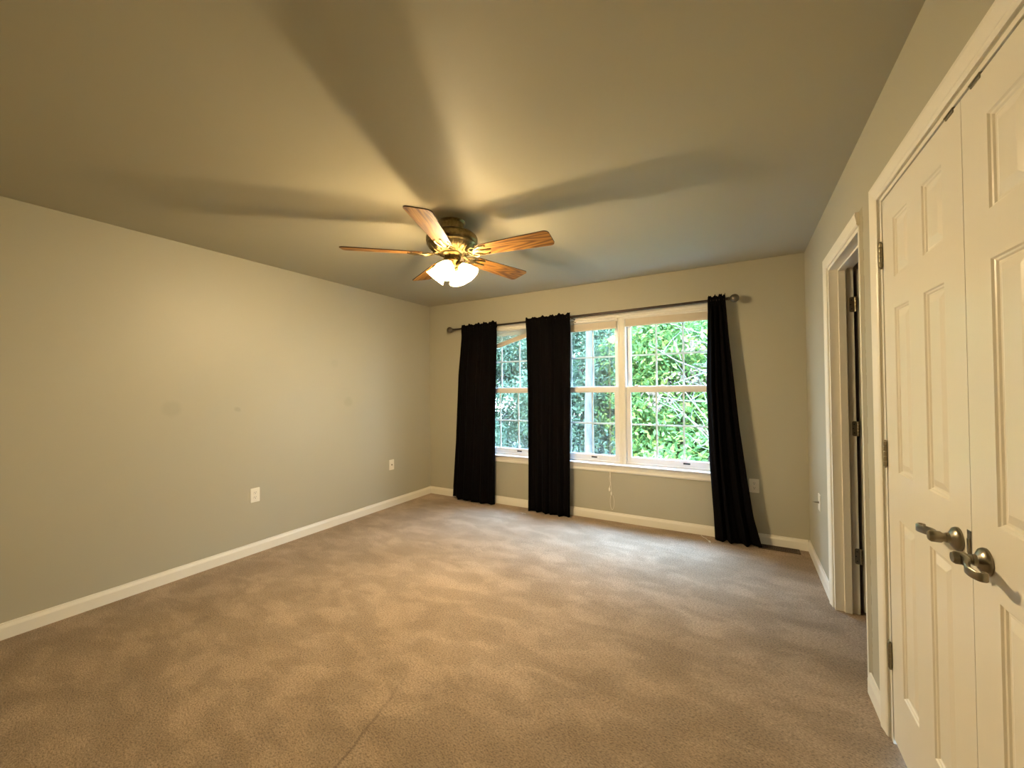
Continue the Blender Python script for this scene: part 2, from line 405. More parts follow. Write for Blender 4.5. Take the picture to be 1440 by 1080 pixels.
def strip_of_old_paint(m):
    # bare band where a piece of casing is missing, next to the doorway
    n, l, b = nt(m)
    tc = n.new('ShaderNodeTexCoord'); sp = n.new('ShaderNodeSeparateXYZ'); l.new(tc.outputs['Object'], sp.inputs[0])
    wob = noise(m, 14, 3)
    yy = math_(m, 'ADD', sp.outputs[1], math_(m, 'MULTIPLY', math_(m, 'SUBTRACT', wob.outputs[0], 0.5), 0.008))
    band = math_(m, 'MULTIPLY', math_(m, 'GREATER_THAN', yy, 2.274), math_(m, 'LESS_THAN', yy, 2.34))
    band = math_(m, 'MULTIPLY', band, math_(m, 'LESS_THAN', sp.outputs[2], 2.125))
    edge = math_(m, 'MULTIPLY', math_(m, 'GREATER_THAN', yy, 2.270), math_(m, 'LESS_THAN', yy, 2.277))
    edge = math_(m, 'MULTIPLY', edge, math_(m, 'LESS_THAN', sp.outputs[2], 2.13))
    edge = math_(m, 'MULTIPLY', edge, math_(m, 'GREATER_THAN', noise(m, 22, 3).outputs[0], 0.50))
    src = b.inputs['Base Color'].links[0].from_socket
    c = mix(m, math_(m, 'MULTIPLY', band, 0.75), src, (0.34, 0.28, 0.17))
    c = mix(m, math_(m, 'MULTIPLY', edge, 0.6), c, (0.14, 0.11, 0.06))
    l.new(c, b.inputs['Base Color'])
strip_of_old_paint(M_WALL_R)
struct(obj('wall_right', mb, M_WALL_R), 'right wall with a doorway and the closet opening', 'wall')

# space beyond the doorway
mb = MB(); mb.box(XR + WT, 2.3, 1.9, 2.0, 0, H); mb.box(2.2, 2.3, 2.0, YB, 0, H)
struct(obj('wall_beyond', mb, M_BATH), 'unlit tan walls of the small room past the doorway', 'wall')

# baseboards -----------------------------------------------------
BBP = [(0, 0), (0.014, 0), (0.014, 0.062), (0.0115, 0.070), (0.008, 0.080), (0.0075, 0.088), (0, 0.088)]
def baseboard(name, a, b, outv, label):
    m_ = MB(); m_.extrude(BBP, a, b, (outv, (0, 0, 1))); return struct(obj(name, m_, M_TRIM), label, 'baseboard')
baseboard('baseboard_left', (XL, YR, 0), (XL, YB, 0), (1, 0, 0), 'long white baseboard along the left wall')
baseboard('baseboard_back', (XL + .014, YB, 0), (XR - .014, YB, 0), (0, -1, 0), 'white baseboard under the windows')
baseboard('baseboard_right', (XR, 3.137, 0), (XR, YB, 0), (-1, 0, 0), 'short white baseboard between the far corner and the doorway')
baseboard('baseboard_middle', (XR, 2.107, 0), (XR, 2.300, 0), (-1, 0, 0), 'stub of white baseboard between the doorway and the closet')
baseboard('baseboard_near', (XR, YR + .014, 0), (XR, D2Y0 - .08, 0), (-1, 0, 0), 'white baseboard beside the viewer')
baseboard('baseboard_rear', (XL + .014, YR, 0), (XR - .014, YR, 0), (0, 1, 0), 'white baseboard of the wall behind the viewer')

# door casings ----------------------------------------------------
CW = 0.060
CAS = [(0, 0), (0, 0.016), (0.012, 0.0175), (0.030, 0.014), (0.044, 0.011), (0.050, 0.0125), (0.056, 0.010), (CW, 0.007), (CW, 0)]   # (from outer edge inward, proud)
def casing_right_wall(name, y_out_far, y_out_near, ztop, near=True, label=''):
    """mitred casing on the wall x=XR. outer far y, outer near y, outer top z"""
    m_ = MB(); n = len(CAS)
    def ring(y, z, dy, dz): return [Vector((XR - p[1], y + dy * p[0], z + dz * p[0])) for p in CAS]
    A = ring(y_out_far, 0.0, -1, 0); B = ring(y_out_far, ztop, -1, -1)
    if near:
        C = ring(y_out_near, ztop, 1, -1); D = ring(y_out_near, 0.0, 1, 0)
    else:
        C = [Vector((XR - p[1], y_out_near, ztop - p[0])) for p in CAS]; D = None
    rings = [A, B, C] + ([D] if D else [])
    vs = [v for r in rings for v in r]; fs = []
    for j in range(len(rings) - 1):
        for i in range(n): k = (i + 1) % n; fs.append((j * n + i, j * n + k, (j + 1) * n + k, (j + 1) * n + i))
    fs += [tuple(range(n - 1, -1, -1)), tuple((len(rings) - 1) * n + i for i in range(n))]
    m_.add(vs, fs); return struct(obj(name, m_, M_TRIM), label, 'door casing')
casing_right_wall('trim_1', 3.140, 2.327, 2.120, False, 'white casing on the far side and top of the bathroom doorway, its near leg missing')
casing_right_wall('trim_2', 2.107, D2Y0 - .077, 2.120, True, 'white moulded casing around the double closet doors')

# jambs -----------------------------------------------------------
def jamb(name, y0, y1, z, t, label, stop_at=None, x1=XR + WT, x0=XR):
    m_ = MB()
    m_.box(x0, x1, y1 - t, y1, 0, z); m_.box(x0, x1, y0, y0 + t, 0, z); m_.box(x0, x1, y0 + t, y1 - t, z - t, z)
    if stop_at:
        a, b2 = stop_at; s = 0.012
        m_.box(a, b2, y1 - t - s, y1 - t, 0, z - t); m_.box(a, b2, y0 + t, y0 + t + s, 0, z - t); m_.box(a, b2, y0 + t + s, y1 - t - s, z - t - s, z - t)
    return struct(obj(name, m_, M_TRIM, bevel=0.0015), label, 'door frame')
jamb('trim_3', D1Y0, D1Y1, D1Z, 0.020, 'white door frame lining the bathroom doorway', stop_at=(XR + 0.042, XR + 0.078), x0=XR - .002)
jamb('trim_4', D2Y0, D2Y1, D2Z, 0.014, 'white door frame lining the closet opening', stop_at=(XR + 0.05, XR + .08), x0=XR - .001)

# ------------------------------------------------------------------ doors
def door_face(m_, y0, y1, z0, z1, x, cols, rows, out=-1, depth=0.009):
    """panelled face on plane x, panels = cols x rows, sunk then raised"""
    ys = sorted([y0, y1] + [v for c in cols for v in c]); zs = sorted([z0, z1] + [v for r in rows for v in r])
    isP = lambda a, b, c, d: (a, b) in cols and (c, d) in rows
    for i in range(len(ys) - 1):
        for j in range(len(zs) - 1):
            a, b, c, d = ys[i], ys[i + 1], zs[j], zs[j + 1]
            if not isP(a, b, c, d):
                m_.add([(x, a, c), (x, b, c), (x, b, d), (x, a, d)], [(0, 1, 2, 3)]); continue
            steps = [(0, 0), (0.003, 0.004), (0.007, 0.0055), (0.010, depth), (0.016, depth), (0.036, 0.0025), (0.038, 0.002)]
            vs = []
            for ins, dp in steps:
                X = x - out * dp
                vs += [(X, a + ins, c + ins), (X, b - ins, c + ins), (X, b - ins, d - ins), (X, a + ins, d - ins)]
            fs = []
            for k in range(len(steps) - 1):
                for q in range(4): fs.append((k * 4 + q, k * 4 + (q + 1) % 4, k * 4 + 4 + (q + 1) % 4, k * 4 + 4 + q))
            L = (len(steps) - 1) * 4; fs.append((L, L + 1, L + 2, L + 3)); m_.add(vs, fs)
def door_slab(m_, y0, y1, z0, z1, xf, xb):
    v = [(xf, y0, z0), (xb, y0, z0), (xb, y1, z0), (xf, y1, z0), (xf, y0, z1), (xb, y0, z1), (xb, y1, z1), (xf, y1, z1)]
    m_.add(v, [(0, 3, 2, 1), (4, 5, 6, 7), (0, 1, 5, 4), (1, 2, 6, 5), (2, 3, 7, 6)])
ROWS = [(0.245, 0.865), (1.030, 1.615), (1.725, 1.935)]
def hinge(m_, y, z0, z1, side, x=XR):
    """butt hinge seen in the gap: knuckle of three barrels plus a sliver of leaf; side=+1 leaf on +y side"""
    n = 5; hz = (z1 - z0) / n
    for i in range(n): m_.lathe([(0.0, 0), (0.0055, 0.0006), (0.0062, 0.002), (0.0062, hz - .002), (0.0055, hz - .0006), (0, hz)], (x - .005, y, z0 + i * hz), (0, 0, 1), 12)
    m_.lathe([(0, 0), (0.0035, 0.001), (0.004, 0.004), (0.0, 0.006)], (x - .005, y, z1), (0, 0, 1), 10)
    m_.lathe([(0, 0), (0.0035, 0.001), (0.004, 0.004), (0.0, 0.006)], (x - .005, y, z0), (0, 0, -1), 10)
    a, b2 = (y + .003 * side, y + .026 * side); m_.box(x - .0035, x - .0005, min(a, b2), max(a, b2), z0 + .002, z1 - .002)
def lever(root, y, z, side, label_side):
    """wave lever on a round rose, on the face x = XR+.002; side = +1 lever points to +y"""
    x = XR + .001
    r = MB(); r.lathe([(0.0, 0.0), (0.0300, 0.0), (0.0305, 0.004), (0.028, 0.009), (0.020, 0.014), (0.0135, 0.018), (0.0125, 0.024), (0.0, 0.024)], (x, y, z), (-1, 0, 0), 32)
    rose = obj('rose', r, M_NICKEL, root, smooth=40)
    m_ = MB()
    m_.lathe([(0, 0), (0.0110, 0), (0.0110, 0.012), (0.0145, 0.016), (0.0145, 0.034), (0.011, 0.039), (0, 0.040)], (x - .018, y, z), (-1, 0, 0), 20)
    L = 0.101; pts = []; wd = []; th = []
    for i in range(25):
        t = i / 24; yy = y + side * (-0.006 + L * t)
        zz = z + 0.003 * math.sin(t * PI) - 0.004 * t
        xx = x - .044 + 0.009 * math.sin(t * PI * 2.0) * (0.35 + .65 * t) - 0.006 * t
        pts.append((xx, yy, zz)); wd.append(0.026 - 0.007 * t); th.append(0.013 - 0.0075 * t)
    m_.ribbon(pts, wd, th, (0, 0, 1))
    # curled end
    cx, cy, cz = pts[-1]; cur = []
    for i in range(13):
        a = i / 12 * 1.5 * PI; rr = 0.0085 - 0.004 * i / 12
        cur.append((cx + .0085 - rr * math.cos(a), cy + side * rr * math.sin(a) * 0.9, cz))
    m_.ribbon(cur, 0.019, 0.005, (0, 0, 1))
    return obj('handle', m_, M_NICKEL, root, smooth=45)

def closet_door(name, y0, y1, hinge_y, hinge_side, handle_y, handle_z, hside, label):
    root = MB(); xf = XR + .0015; xb = XR + .036; z0, z1 = 0.022, 2.036
    W = y1 - y0
    cols = [(round(y0 + .113, 4), round(y0 + .250, 4)), (round(y1 - .250, 4), round(y1 - .113, 4))]
    door_slab(root, y0, y1, z0, z1, xf, xb); door_face(root, y0, y1, z0, z1, xf, cols, ROWS)
    d = obj(name, root, M_DOOR); struct(d, label, 'door')
    for (a, b2) in ((1.787, 1.882), (1.035, 1.130), (0.280, 0.375)):
        h_ = MB(); hinge(h_, hinge_y, a, b2, hinge_side)
        hh = obj('hinge', h_, M_HINGE, d, smooth=40)
        for zz in (a + .014, (a + b2) / 2, b2 - .014):
            s_m = MB(); s_m.lathe([(0, 0), (0.0035, 0.0), (0.0035, .0014), (0, .002)], (XR - .0030, hinge_y + hinge_side * (.012 if zz != (a + b2) / 2 else .016), zz), (-1, 0, 0), 10); obj('screw', s_m, M_DARK, hh)
    lever(d, handle_y, handle_z, hside, '')
    return d
YS = 1.390
d = closet_door('door_1', YS + .0015, 2.012, 2.014, 1, 1.456, 0.945, 1, 'far leaf of the white six-panel double closet doors, hinged on its far edge')
m_ = MB(); m_.box(XR - .0004, XR + .0016, YS + .0015, YS + .020, 0.905, 0.985); m_.box(XR - .004, XR + .003, YS + .004, YS + .012, 0.93, 0.965)
obj('latch_plate', m_, M_NICKEL, d, bevel=0.001)
d = closet_door('door_2', 0.768, YS - .0015, 0.766, -1, 1.322, 0.938, -1, 'near leaf of the white six-panel double closet doors, at the right edge')
m_ = MB(); m_.box(XR - .0030, XR + .012, 1.422, 1.472, 2.0365, 2.0405); m_.box(XR - .0012, XR + .006, 1.426, 1.468, 2.029, 2.0365)
tag(obj('ball_catch', m_, M_HINGE, bevel=0.001), 'small metal catch at the top of the far closet door', 'door catch')
m_ = MB(); m_.box(XR - .0030, XR + .012, 1.292, 1.342, 2.0365, 2.0405); m_.box(XR - .0012, XR + .006, 1.296, 1.338, 2.029, 2.0365)
tag(obj('ball_catch', m_, M_HINGE, bevel=0.001), 'small metal catch at the top of the near closet door', 'door catch')

# bathroom door, hinged on the far jamb and swung right back into the dark room
HX, HY = XR + WT - .002, D1Y1 - .020
mb = MB()
x0 = HX + .020; L = 0.69; t = 0.035; ys0 = HY + .010
sub = MB(); door_slab(sub, 0, L, .015, 2.03, 0, t); door_face(sub, 0, L, .015, 2.03, 0, [(.115, .290), (.400, .575)], ROWS)
mb.add([(x0 + p[0] , ys0 + p[1], p[2]) for p in sub.v], sub.f)
bd = obj('door_3', mb, M_DOOR); struct(bd, 'white panelled bathroom door folded right back inside the dark room', 'door')
for (a, b2) in ((1.777, 1.866), (1.045, 1.132), (0.294, 0.385)):
    h_ = MB(); yf = D1Y1 - .020
    # leaf let into the far jamb, rounded corners, facing the room
    x0h, x1h = XR + .094, XR + WT + .002; r = .008; pts = []
    for (cx, cz, s0) in ((x0h + r, a + r, PI), (x0h + r, b2 - r, PI / 2)):
        for k in range(5):
            an = s0 + (k / 4) * PI / 2 * (1 if cz < (a + b2) / 2 else 1)
            pts.append((cx + r * math.cos(an), cz + r * math.sin(an)))
    pts = [(x0h, a + r), (x0h + r * .3, a + r * .3), (x0h + r, a), (x1h, a), (x1h, b2), (x0h + r, b2), (x0h + r * .3, b2 - r * .3), (x0h, b2 - r)]
    h_.extrude([(p[0], p[1]) for p in pts], (0, yf - .0025, 0), (0, yf, 0), ((1, 0, 0), (0, 0, 1)))
    n = 5; hz = (b2 - a) / n
    for i in range(n): h_.lathe([(0, 0), (.0055, .0006), (.0062, .002), (.0062, hz - .002), (.0055, hz - .0006), (0, hz)], (x1h + .006, yf - .004, a + i * hz), (0, 0, 1), 12)
    hh = obj('hinge', h_, M_HINGE, bd, smooth=40)
    for (dx, dz) in ((.010, .018), (.005, (b2 - a) / 2), (.010, b2 - a - .018)): s_m = MB(); s_m.lathe([(0, 0), (.0032, 0), (.0032, .0012), (0, .0016)], (x0h + dx, yf - .0024, a + dz), (0, -1, 0), 10); obj('screw', s_m, M_DARK, hh)

# ------------------------------------------------------------------ triple window
PITCHW, C3X = 0.890, -0.585
YI = YB + .030        # room-side face of the frames
for k, (cx, lab) in enumerate(((C3X - 2 * PITCHW, 'left double-hung window of the three, mostly behind curtains'), (C3X - PITCHW, 'middle double-hung window of the three'), (C3X, 'right double-hung window of the three'))):
    fr = MB(); hw = 0.435; z0, z1 = OZ0 + .012, OZ1
    fd = YB + .15
    fr.box(cx - hw, cx - hw + .030, YI, fd, z0, z1); fr.box(cx + hw - .030, cx + hw, YI, fd, z0, z1)
    fr.box(cx - hw + .03, cx + hw - .03, YI, fd, z1 - .035, z1); fr.box(cx - hw + .03, cx + hw - .03, YI, fd, z0, z0 + .018)
    for s in (-1, 1):    # track ribs
        a = cx + s * (hw - .034); fr.box(min(a, a + s * .004), max(a, a + s * .004), YI + .038, YI + .043, z0 + .018, z1 - .035)
    wroot = obj('window_%d' % (k + 1), fr, M_VINYL, bevel=0.001); struct(wroot, lab, 'window')
    def sash(name, zb, zt, y0, br, tr, st=.034):
        m_ = MB(); a, b2 = cx - hw + .032, cx + hw - .032; y1 = y0 + .030
        m_.box(a, a + st, y0, y1, zb, zt); m_.box(b2 - st, b2, y0, y1, zb, zt)
        m_.box(a + st, b2 - st, y0, y1, zb, zb + br); m_.box(a + st, b2 - st, y0, y1, zt - tr, zt)
        # glazing bead steps
        g0, g1, h0, h1 = a + st, b2 - st, zb + br, zt - tr; e = .006
        m_.box(g0, g0 + e, y0 + .006, y1 - .004, h0, h1); m_.box(g1 - e, g1, y0 + .006, y1 - .004, h0, h1)
        m_.box(g0 + e, g1 - e, y0 + .006, y1 - .004, h0, h0 + e); m_.box(g0 + e, g1 - e, y0 + .006, y1 - .004, h1 - e, h1)
        so = obj(name, m_, M_VINYL, wroot, bevel=0.001)
        gm = MB(); gm.box(g0 + e, g1 - e, y0 + .0165, y0 + .0195, h0 + e, h1 - e); obj('pane', gm, M_GLASS, so)
        mm = MB(); mw = .0085; ym = y0 + .0215
        for q in (-1, 1): xx = cx + q * (g1 - g0) / 6; mm.box(xx - mw, xx + mw, ym, ym + .005, h0 + e, h1 - e)
        zc = (h0 + h1) / 2; xs = [g0 + e, cx - (g1 - g0) / 6 - mw, cx - (g1 - g0) / 6 + mw, cx + (g1 - g0) / 6 - mw, cx + (g1 - g0) / 6 + mw, g1 - e]
        for q in range(0, 6, 2): mm.box(xs[q], xs[q + 1], ym, ym + .005, zc - mw, zc + mw)
        obj('muntin_grid', mm, M_VINYL, so)
        return so
    lo = sash('lower_sash', z0 + .020, 1.357, YI + .004, .052, .052)
    sash('upper_sash', 1.312, z1 - .037, YI + .045, .045, .036)
    # tilt latch / lift handle on the lower rail, sash lock on the meeting rail
    m_ = MB(); zc = z0 + .050
    m_.box(cx + .03, cx + .185, YI - .0005, YI + .004, zc - .010, zc + .012); obj('lift_rail', m_, M_VINYL, lo, bevel=.0008)
    m_ = MB(); m_.box(cx + .115, cx + .175, YI - .006, YI - .0006, zc - .007, zc + .008); obj('lift_handle', m_, M_DARK, lo, bevel=.001)
    m_ = MB(); m_.box(cx - .335, cx - .29, YI - .002, YI + .02, 1.357, 1.363); m_.lathe([(0, 0), (.012, 0), (.012, .007), (.006, .012), (0, .012)], (cx - .312, YI + .010, 1.362), (0, 0, 1), 16); m_.box(cx - .312, cx - .275, YI + .004, YI + .013, 1.364, 1.371)
    obj('sash_lock', m_, M_VINYL, lo)

# insect screens outside the left and middle windows
def screen_mat():
    m = bpy.data.materials.new('grey_insect_screen'); m.use_nodes = True
    n, l = m.node_tree.nodes, m.node_tree.links; b = n['Principled BSDF']; out = [x for x in n if x.type == 'OUTPUT_MATERIAL'][0]
    b.inputs['Base Color'].default_value = (.22, .23, .24, 1); b.inputs['Roughness'].default_value = .6
    t = n.new('ShaderNodeBsdfTransparent'); x = n.new('ShaderNodeMixShader'); x.inputs[0].default_value = .20
    l.new(t.outputs[0], x.inputs[1]); l.new(b.outputs[0], x.inputs[2]); l.new(x.outputs[0], out.inputs[0]); return m
M_SCREEN = screen_mat()
for k, cx in ((0, C3X - 2 * PITCHW), (1, C3X - PITCHW)):
    wr = bpy.data.objects['window_%d' % (k + 1)]
    ys = YB + .142; m_ = MB(); a, b2, c, d_ = cx - .403, cx + .403, OZ0 + .032, OZ1 - .037
    m_.box(a, a + .016, ys, ys + .008, c, d_); m_.box(b2 - .016, b2, ys, ys + .008, c, d_); m_.box(a + .016, b2 - .016, ys, ys + .008, c, c + .016); m_.box(a + .016, b2 - .016, ys, ys + .008, d_ - .016, d_)
    sf = obj('screen_frame', m_, M_VINYL, wr)
    m_ = MB(); m_.add([(a + .014, ys + .004, c + .014), (b2 - .014, ys + .004, c + .014), (b2 - .014, ys + .004, d_ - .014), (a + .014, ys + .004, d_ - .014)], [(0, 1, 2, 3)]); obj('screen_mesh', m_, M_SCREEN, sf)

# mullion covers, casing, stool and apron
for i, s in enumerate((C3X - PITCHW / 2, C3X - 1.5 * PITCHW)):
    m_ = MB(); m_.extrude([(-.034, 0), (-.034, .010), (-.026, .014), (-.012, .012), (0, .013), (.012, .012), (.026, .014), (.034, .010), (.034, 0)], (s, YI, OZ0 + .012), (s, YI, OZ1), ((1, 0, 0), (0, -1, 0)))
    struct(obj('trim_%d' % (5 + i), m_, M_TRIM), ('white cover strip between the middle and right windows' if i == 0 else 'white cover strip between the left and middle windows'), 'window trim')
m_ = MB()
def wcas(m_, a, b2, U):
    m_.extrude(CAS, a, b2, (U, (0, -1, 0)))
n = len(CAS)
def ringw(x, z, dx, dz): return [Vector((x + dx * p[0], YB - p[1], z + dz * p[0])) for p in CAS]
R_ = [ringw(OX0 - .052, OZ0, 1, 0), ringw(OX0 - .052, OZ1 + .052, 1, -1), ringw(OX1 + .052, OZ1 + .052, -1, -1), ringw(OX1 + .052, OZ0, -1, 0)]
vs = [v for r in R_ for v in r]; fs = []
for j in range(3):
    for i in range(n): k = (i + 1) % n; fs.append((j * n + i, j * n + k, (j + 1) * n + k, (j + 1) * n + i))
fs += [tuple(range(n - 1, -1, -1)), tuple(3 * n + i for i in range(n))]
m_.add(vs, fs)
struct(obj('trim_7', m_, M_TRIM), 'white casing framing the triple window', 'window trim')
m_ = MB(); m_.extrude([(0, 0), (.030, 0), (.0355, .004), (.037, .010), (.0355, .016), (.030, .020), (-.032, .020), (-.032, 0)], (OX0 - .07, YB, OZ0 - .008), (OX1 + .07, YB, OZ0 - .008), ((0, -1, 0), (0, 0, 1)))
struct(obj('trim_8', m_, mat('gloss_white_sill', (0.84, 0.83, 0.80), 0.2)), 'white window sill running under all three windows', 'window sill')
m_ = MB(); m_.extrude([(0, 0), (.010, 0), (.015, .012), (.012, .030), (.016, .055), (.016, .066), (0, .066)], (OX0 - .052, YB, OZ0 - .0745), (OX1 + .052, YB, OZ0 - .0745), ((0, -1, 0), (0, 0, 1)))
struct(obj('trim_9', m_, M_TRIM), 'white apron moulding below the window sill', 'window trim')

# ------------------------------------------------------------------ blinds, pulled up
def blind(cx, drop_l, drop_r, label, cords):
    y = YB + .012; w = .405
    r = thing('window_blind', label, 'window blind', (cx, y, OZ1 - .002), 'mini blinds pulled up in the three windows')
    m_ = MB(); zt = OZ1 - .002; m_.extrude([(-.013, 0), (.013, 0), (.013, -.024), (.010, -.026), (-.010, -.026), (-.013, -.024)], (cx - w, y, zt), (cx + w, y, zt), ((0, 1, 0), (0, 0, 1)))
    obj('headrail', m_, M_BLINDR, r, bevel=.0006)
    for s in (-1, 1):
        m_ = MB(); xx = cx + s * (w + .0025); m_.box(xx - .0022, xx + .0022, y - .016, y + .016, zt - .030, zt); obj('end_bracket', m_, M_BLINDR, r)
    # stack of closed slats; the bottom may hang askew
    m_ = MB(); askew = abs(drop_l - drop_r) > .05
    def slat(za, zb, dx, th):
        m_.extrude([(-.0125, -.0006), (-.006, .0006), (0, .0010), (.006, .0006), (.0125, -.0006), (.0125, -.0006 - th), (0, .0010 - th), (-.0125, -.0006 - th)], (cx - w + .006 + dx, y, za), (cx + w - .006 + dx, y, zb), ((0, 1, 0), (0, 0, 1)))
    nb = 13 if askew else 22                              # slats bundled on the bottom rail
    for i in range(nb):
        dx = 0.0025 * ((i * 7) % 3 - 1); q = .0028 * i
        slat(zt - drop_l + .020 + q, zt - drop_r + .020 + q, dx, .0021)
    if askew:
        for i in range(7):                                # the rest hang loose between headrail and bundle
            f = (i + .6) / 7; hl, hr = drop_l - .020 - .0028 * nb - .028, max(.006, drop_r - .020 - .0028 * nb - .028)
            slat(zt - .028 - hl * f, zt - .028 - hr * f, .002 * (i % 2), .0007)
    obj('slat_stack', m_, M_BLIND, r)
    m_ = MB(); m_.extrude([(-.0125, 0), (.0125, 0), (.0125, -.012), (.009, -.015), (-.009, -.015), (-.0125, -.012)], (cx - w + .004, y, zt - drop_l + .018), (cx + w - .004, y, zt - drop_r + .018), ((0, 1, 0), (0, 0, 1)))
    obj('bottom_rail', m_, M_BLIND, r, bevel=.001)
    for q in (-.30, 0.30):
        m_ = MB(); f = (q + w) / (2 * w); zz = zt - (drop_l * (1 - f) + drop_r * f) + .004
        m_.tube([(cx + q, y - .0145, zt - .022), (cx + q, y - .0145, zz)], .0009, 6); m_.tube([(cx + q + .003, y - .0145, zt - .022), (cx + q + .003, y - .0145, zz)], .0009, 6)
        obj('ladder_cord', m_, M_CORD, r)
    for pts in cords:
        m_ = MB(); m_.tube(pts[0], .0013, 6)
        c_o = obj('lift_cord', m_, M_CORD, r)
        for (tx, ty, tz) in pts[1]:
            m_ = MB(); m_.lathe([(0, .0), (.0035, .001), (.0065, .010), (.0070, .026), (.004, .034), (.002, .038), (0, .038)], (tx, ty, tz), (0, 0, 1), 12); obj('tassel', m_, M_CORD, c_o, smooth=50)
    return r
Z0 = OZ1 - .03
cordx = -1.148
def wig(x, y, za, zb, seed, amp=.006, nn=14):
    rr = random.Random(seed); return [(x + amp * math.sin(i * .9 + seed) * (i / nn) + rr.uniform(-.001, .001), y, za + (zb - za) * i / nn) for i in range(nn + 1)]
ys_ = YB - .040
def cordpath(dx, ztop, zend, seed):
    p = [(cordx + dx, YB - .004, Z0), (cordx + dx, YB - .006, 1.2), (cordx + dx * .8, YB - .012, .75), (cordx + dx * .6, ys_, .59)]
    p += wig(cordx + dx * .4, ys_ - .001, .55, zend, seed, .008); return p
blind(C3X - 2 * PITCHW, .30, .095, 'white mini blind of the left window, its bottom rail hanging askew', [])
p1 = cordpath(.006, Z0, .30, 1); p2 = cordpath(-.006, Z0, .34, 4)
p3 = [(cordx + .004, ys_ - .002, .52), (cordx + .006, ys_ - .002, .40)] + [(cordx + .018 + .020 * math.sin(a) , ys_ - .002, .20 - .075 * math.cos(a) + .0) for a in [PI * (1 - .0) + i * 2 * PI / 16 for i in range(0, 16)]]
blind(C3X - PITCHW, .118, .112, 'white mini blind of the middle window with long pull cords', [(p1, [(p1[-1][0], p1[-1][1], p1[-1][2] - .036)]), (p2, [(p2[-1][0], p2[-1][1], p2[-1][2] - .036)]), (p3, [])])
blind(C3X, .105, .105, 'white mini blind of the right window, pulled up level', [])

# cord end on the carpet
m_ = MB(); m_.tube([(-.335, 3.99, .02), (-.31, 3.965, .006), (-.285, 3.945, .004), (-.262, 3.90, .004), (-.250, 3.872, .004)], .0015, 6)
cr = obj('loose_cord', m_, M_CORD); tag(cr, 'loose white blind cord lying on the carpet by the right curtain', 'cord')
m_ = MB(); m_.lathe([(0, 0), (.004, .001), (.007, .010), (.0075, .026), (.004, .034), (0, .038)], (-.252, 3.876, .0078), (.35, -.94, 0), 12); obj('tassel', m_, M_CORD, cr, smooth=50)
m_ = MB(); m_.tube([(-2.085, 3.835, .004), (-2.06, 3.822, .005), (-2.03, 3.826, .004), (-2.015, 3.81, .004)], .0025, 6); m_.tube([(-2.06, 3.84, .004), (-2.05, 3.80, .004)], .002, 6)
tag(obj('plastic_scrap', m_, M_CORD), 'tiny white plastic scrap on the carpet between the two left curtains', 'scrap')

# ------------------------------------------------------------------ curtain rod
YROD = YB - .095; RXL, RXR = -3.075, -.075; ZRL, ZRR = 2.090, 2.108
def rodz(x): return ZRL + (ZRR - ZRL) * (x - RXL) / (RXR - RXL) - .006 * math.sin(PI * (x - RXL) / (RXR - RXL))
rod = thing('curtain_rod', 'dark telescoping curtain rod with round ball ends above the windows', 'curtain rod', ((RXL + RXR) / 2, YROD, 2.10))
m_ = MB(); m_.tube([(x, YROD, rodz(x)) for x in np.linspace(RXL, RXR, 25)], .0100, 12)
m_.tube([(x, YROD, rodz(x)) for x in np.linspace(-1.55, RXR, 14)], .0125, 12)
obj('pole', m_, M_BRONZE, rod, smooth=50)
for s, x in ((-1, RXL), (1, RXR)):
    m_ = MB(); zz = rodz(x); m_.lathe([(0, 0), (.014, 0), (.017, .004), (.014, .009), (.011, .012), (.013, .015), (.0235, .021), (.033, .033), (.037, .048), (.0345, .063), (.0255, .077), (.013, .0845), (0, .086)], (x, YROD, zz), (s, 0, 0), 24)
    obj('finial', m_, M_FINIAL, rod, smooth=40)
for x in (-2.905, -1.515, -.165):
    m_ = MB(); zz = rodz(x); m_.box(x - .012, x + .012, YB - .004, YB, zz - .050, zz + .012); m_.box(x - .006, x + .006, YROD - .002, YB - .004, zz - .022, zz - .013)
    m_.tube([(x, YROD + .0135 * math.cos(a), zz + .0135 * math.sin(a)) for a in np.linspace(-.2, -PI - .0, 12)], .0028, 8)
    m_.tube([(x, YROD, zz - .014), (x, YROD, zz - .03)], .0035, 8)
    obj('bracket', m_, M_BRONZE, rod, smooth=40)

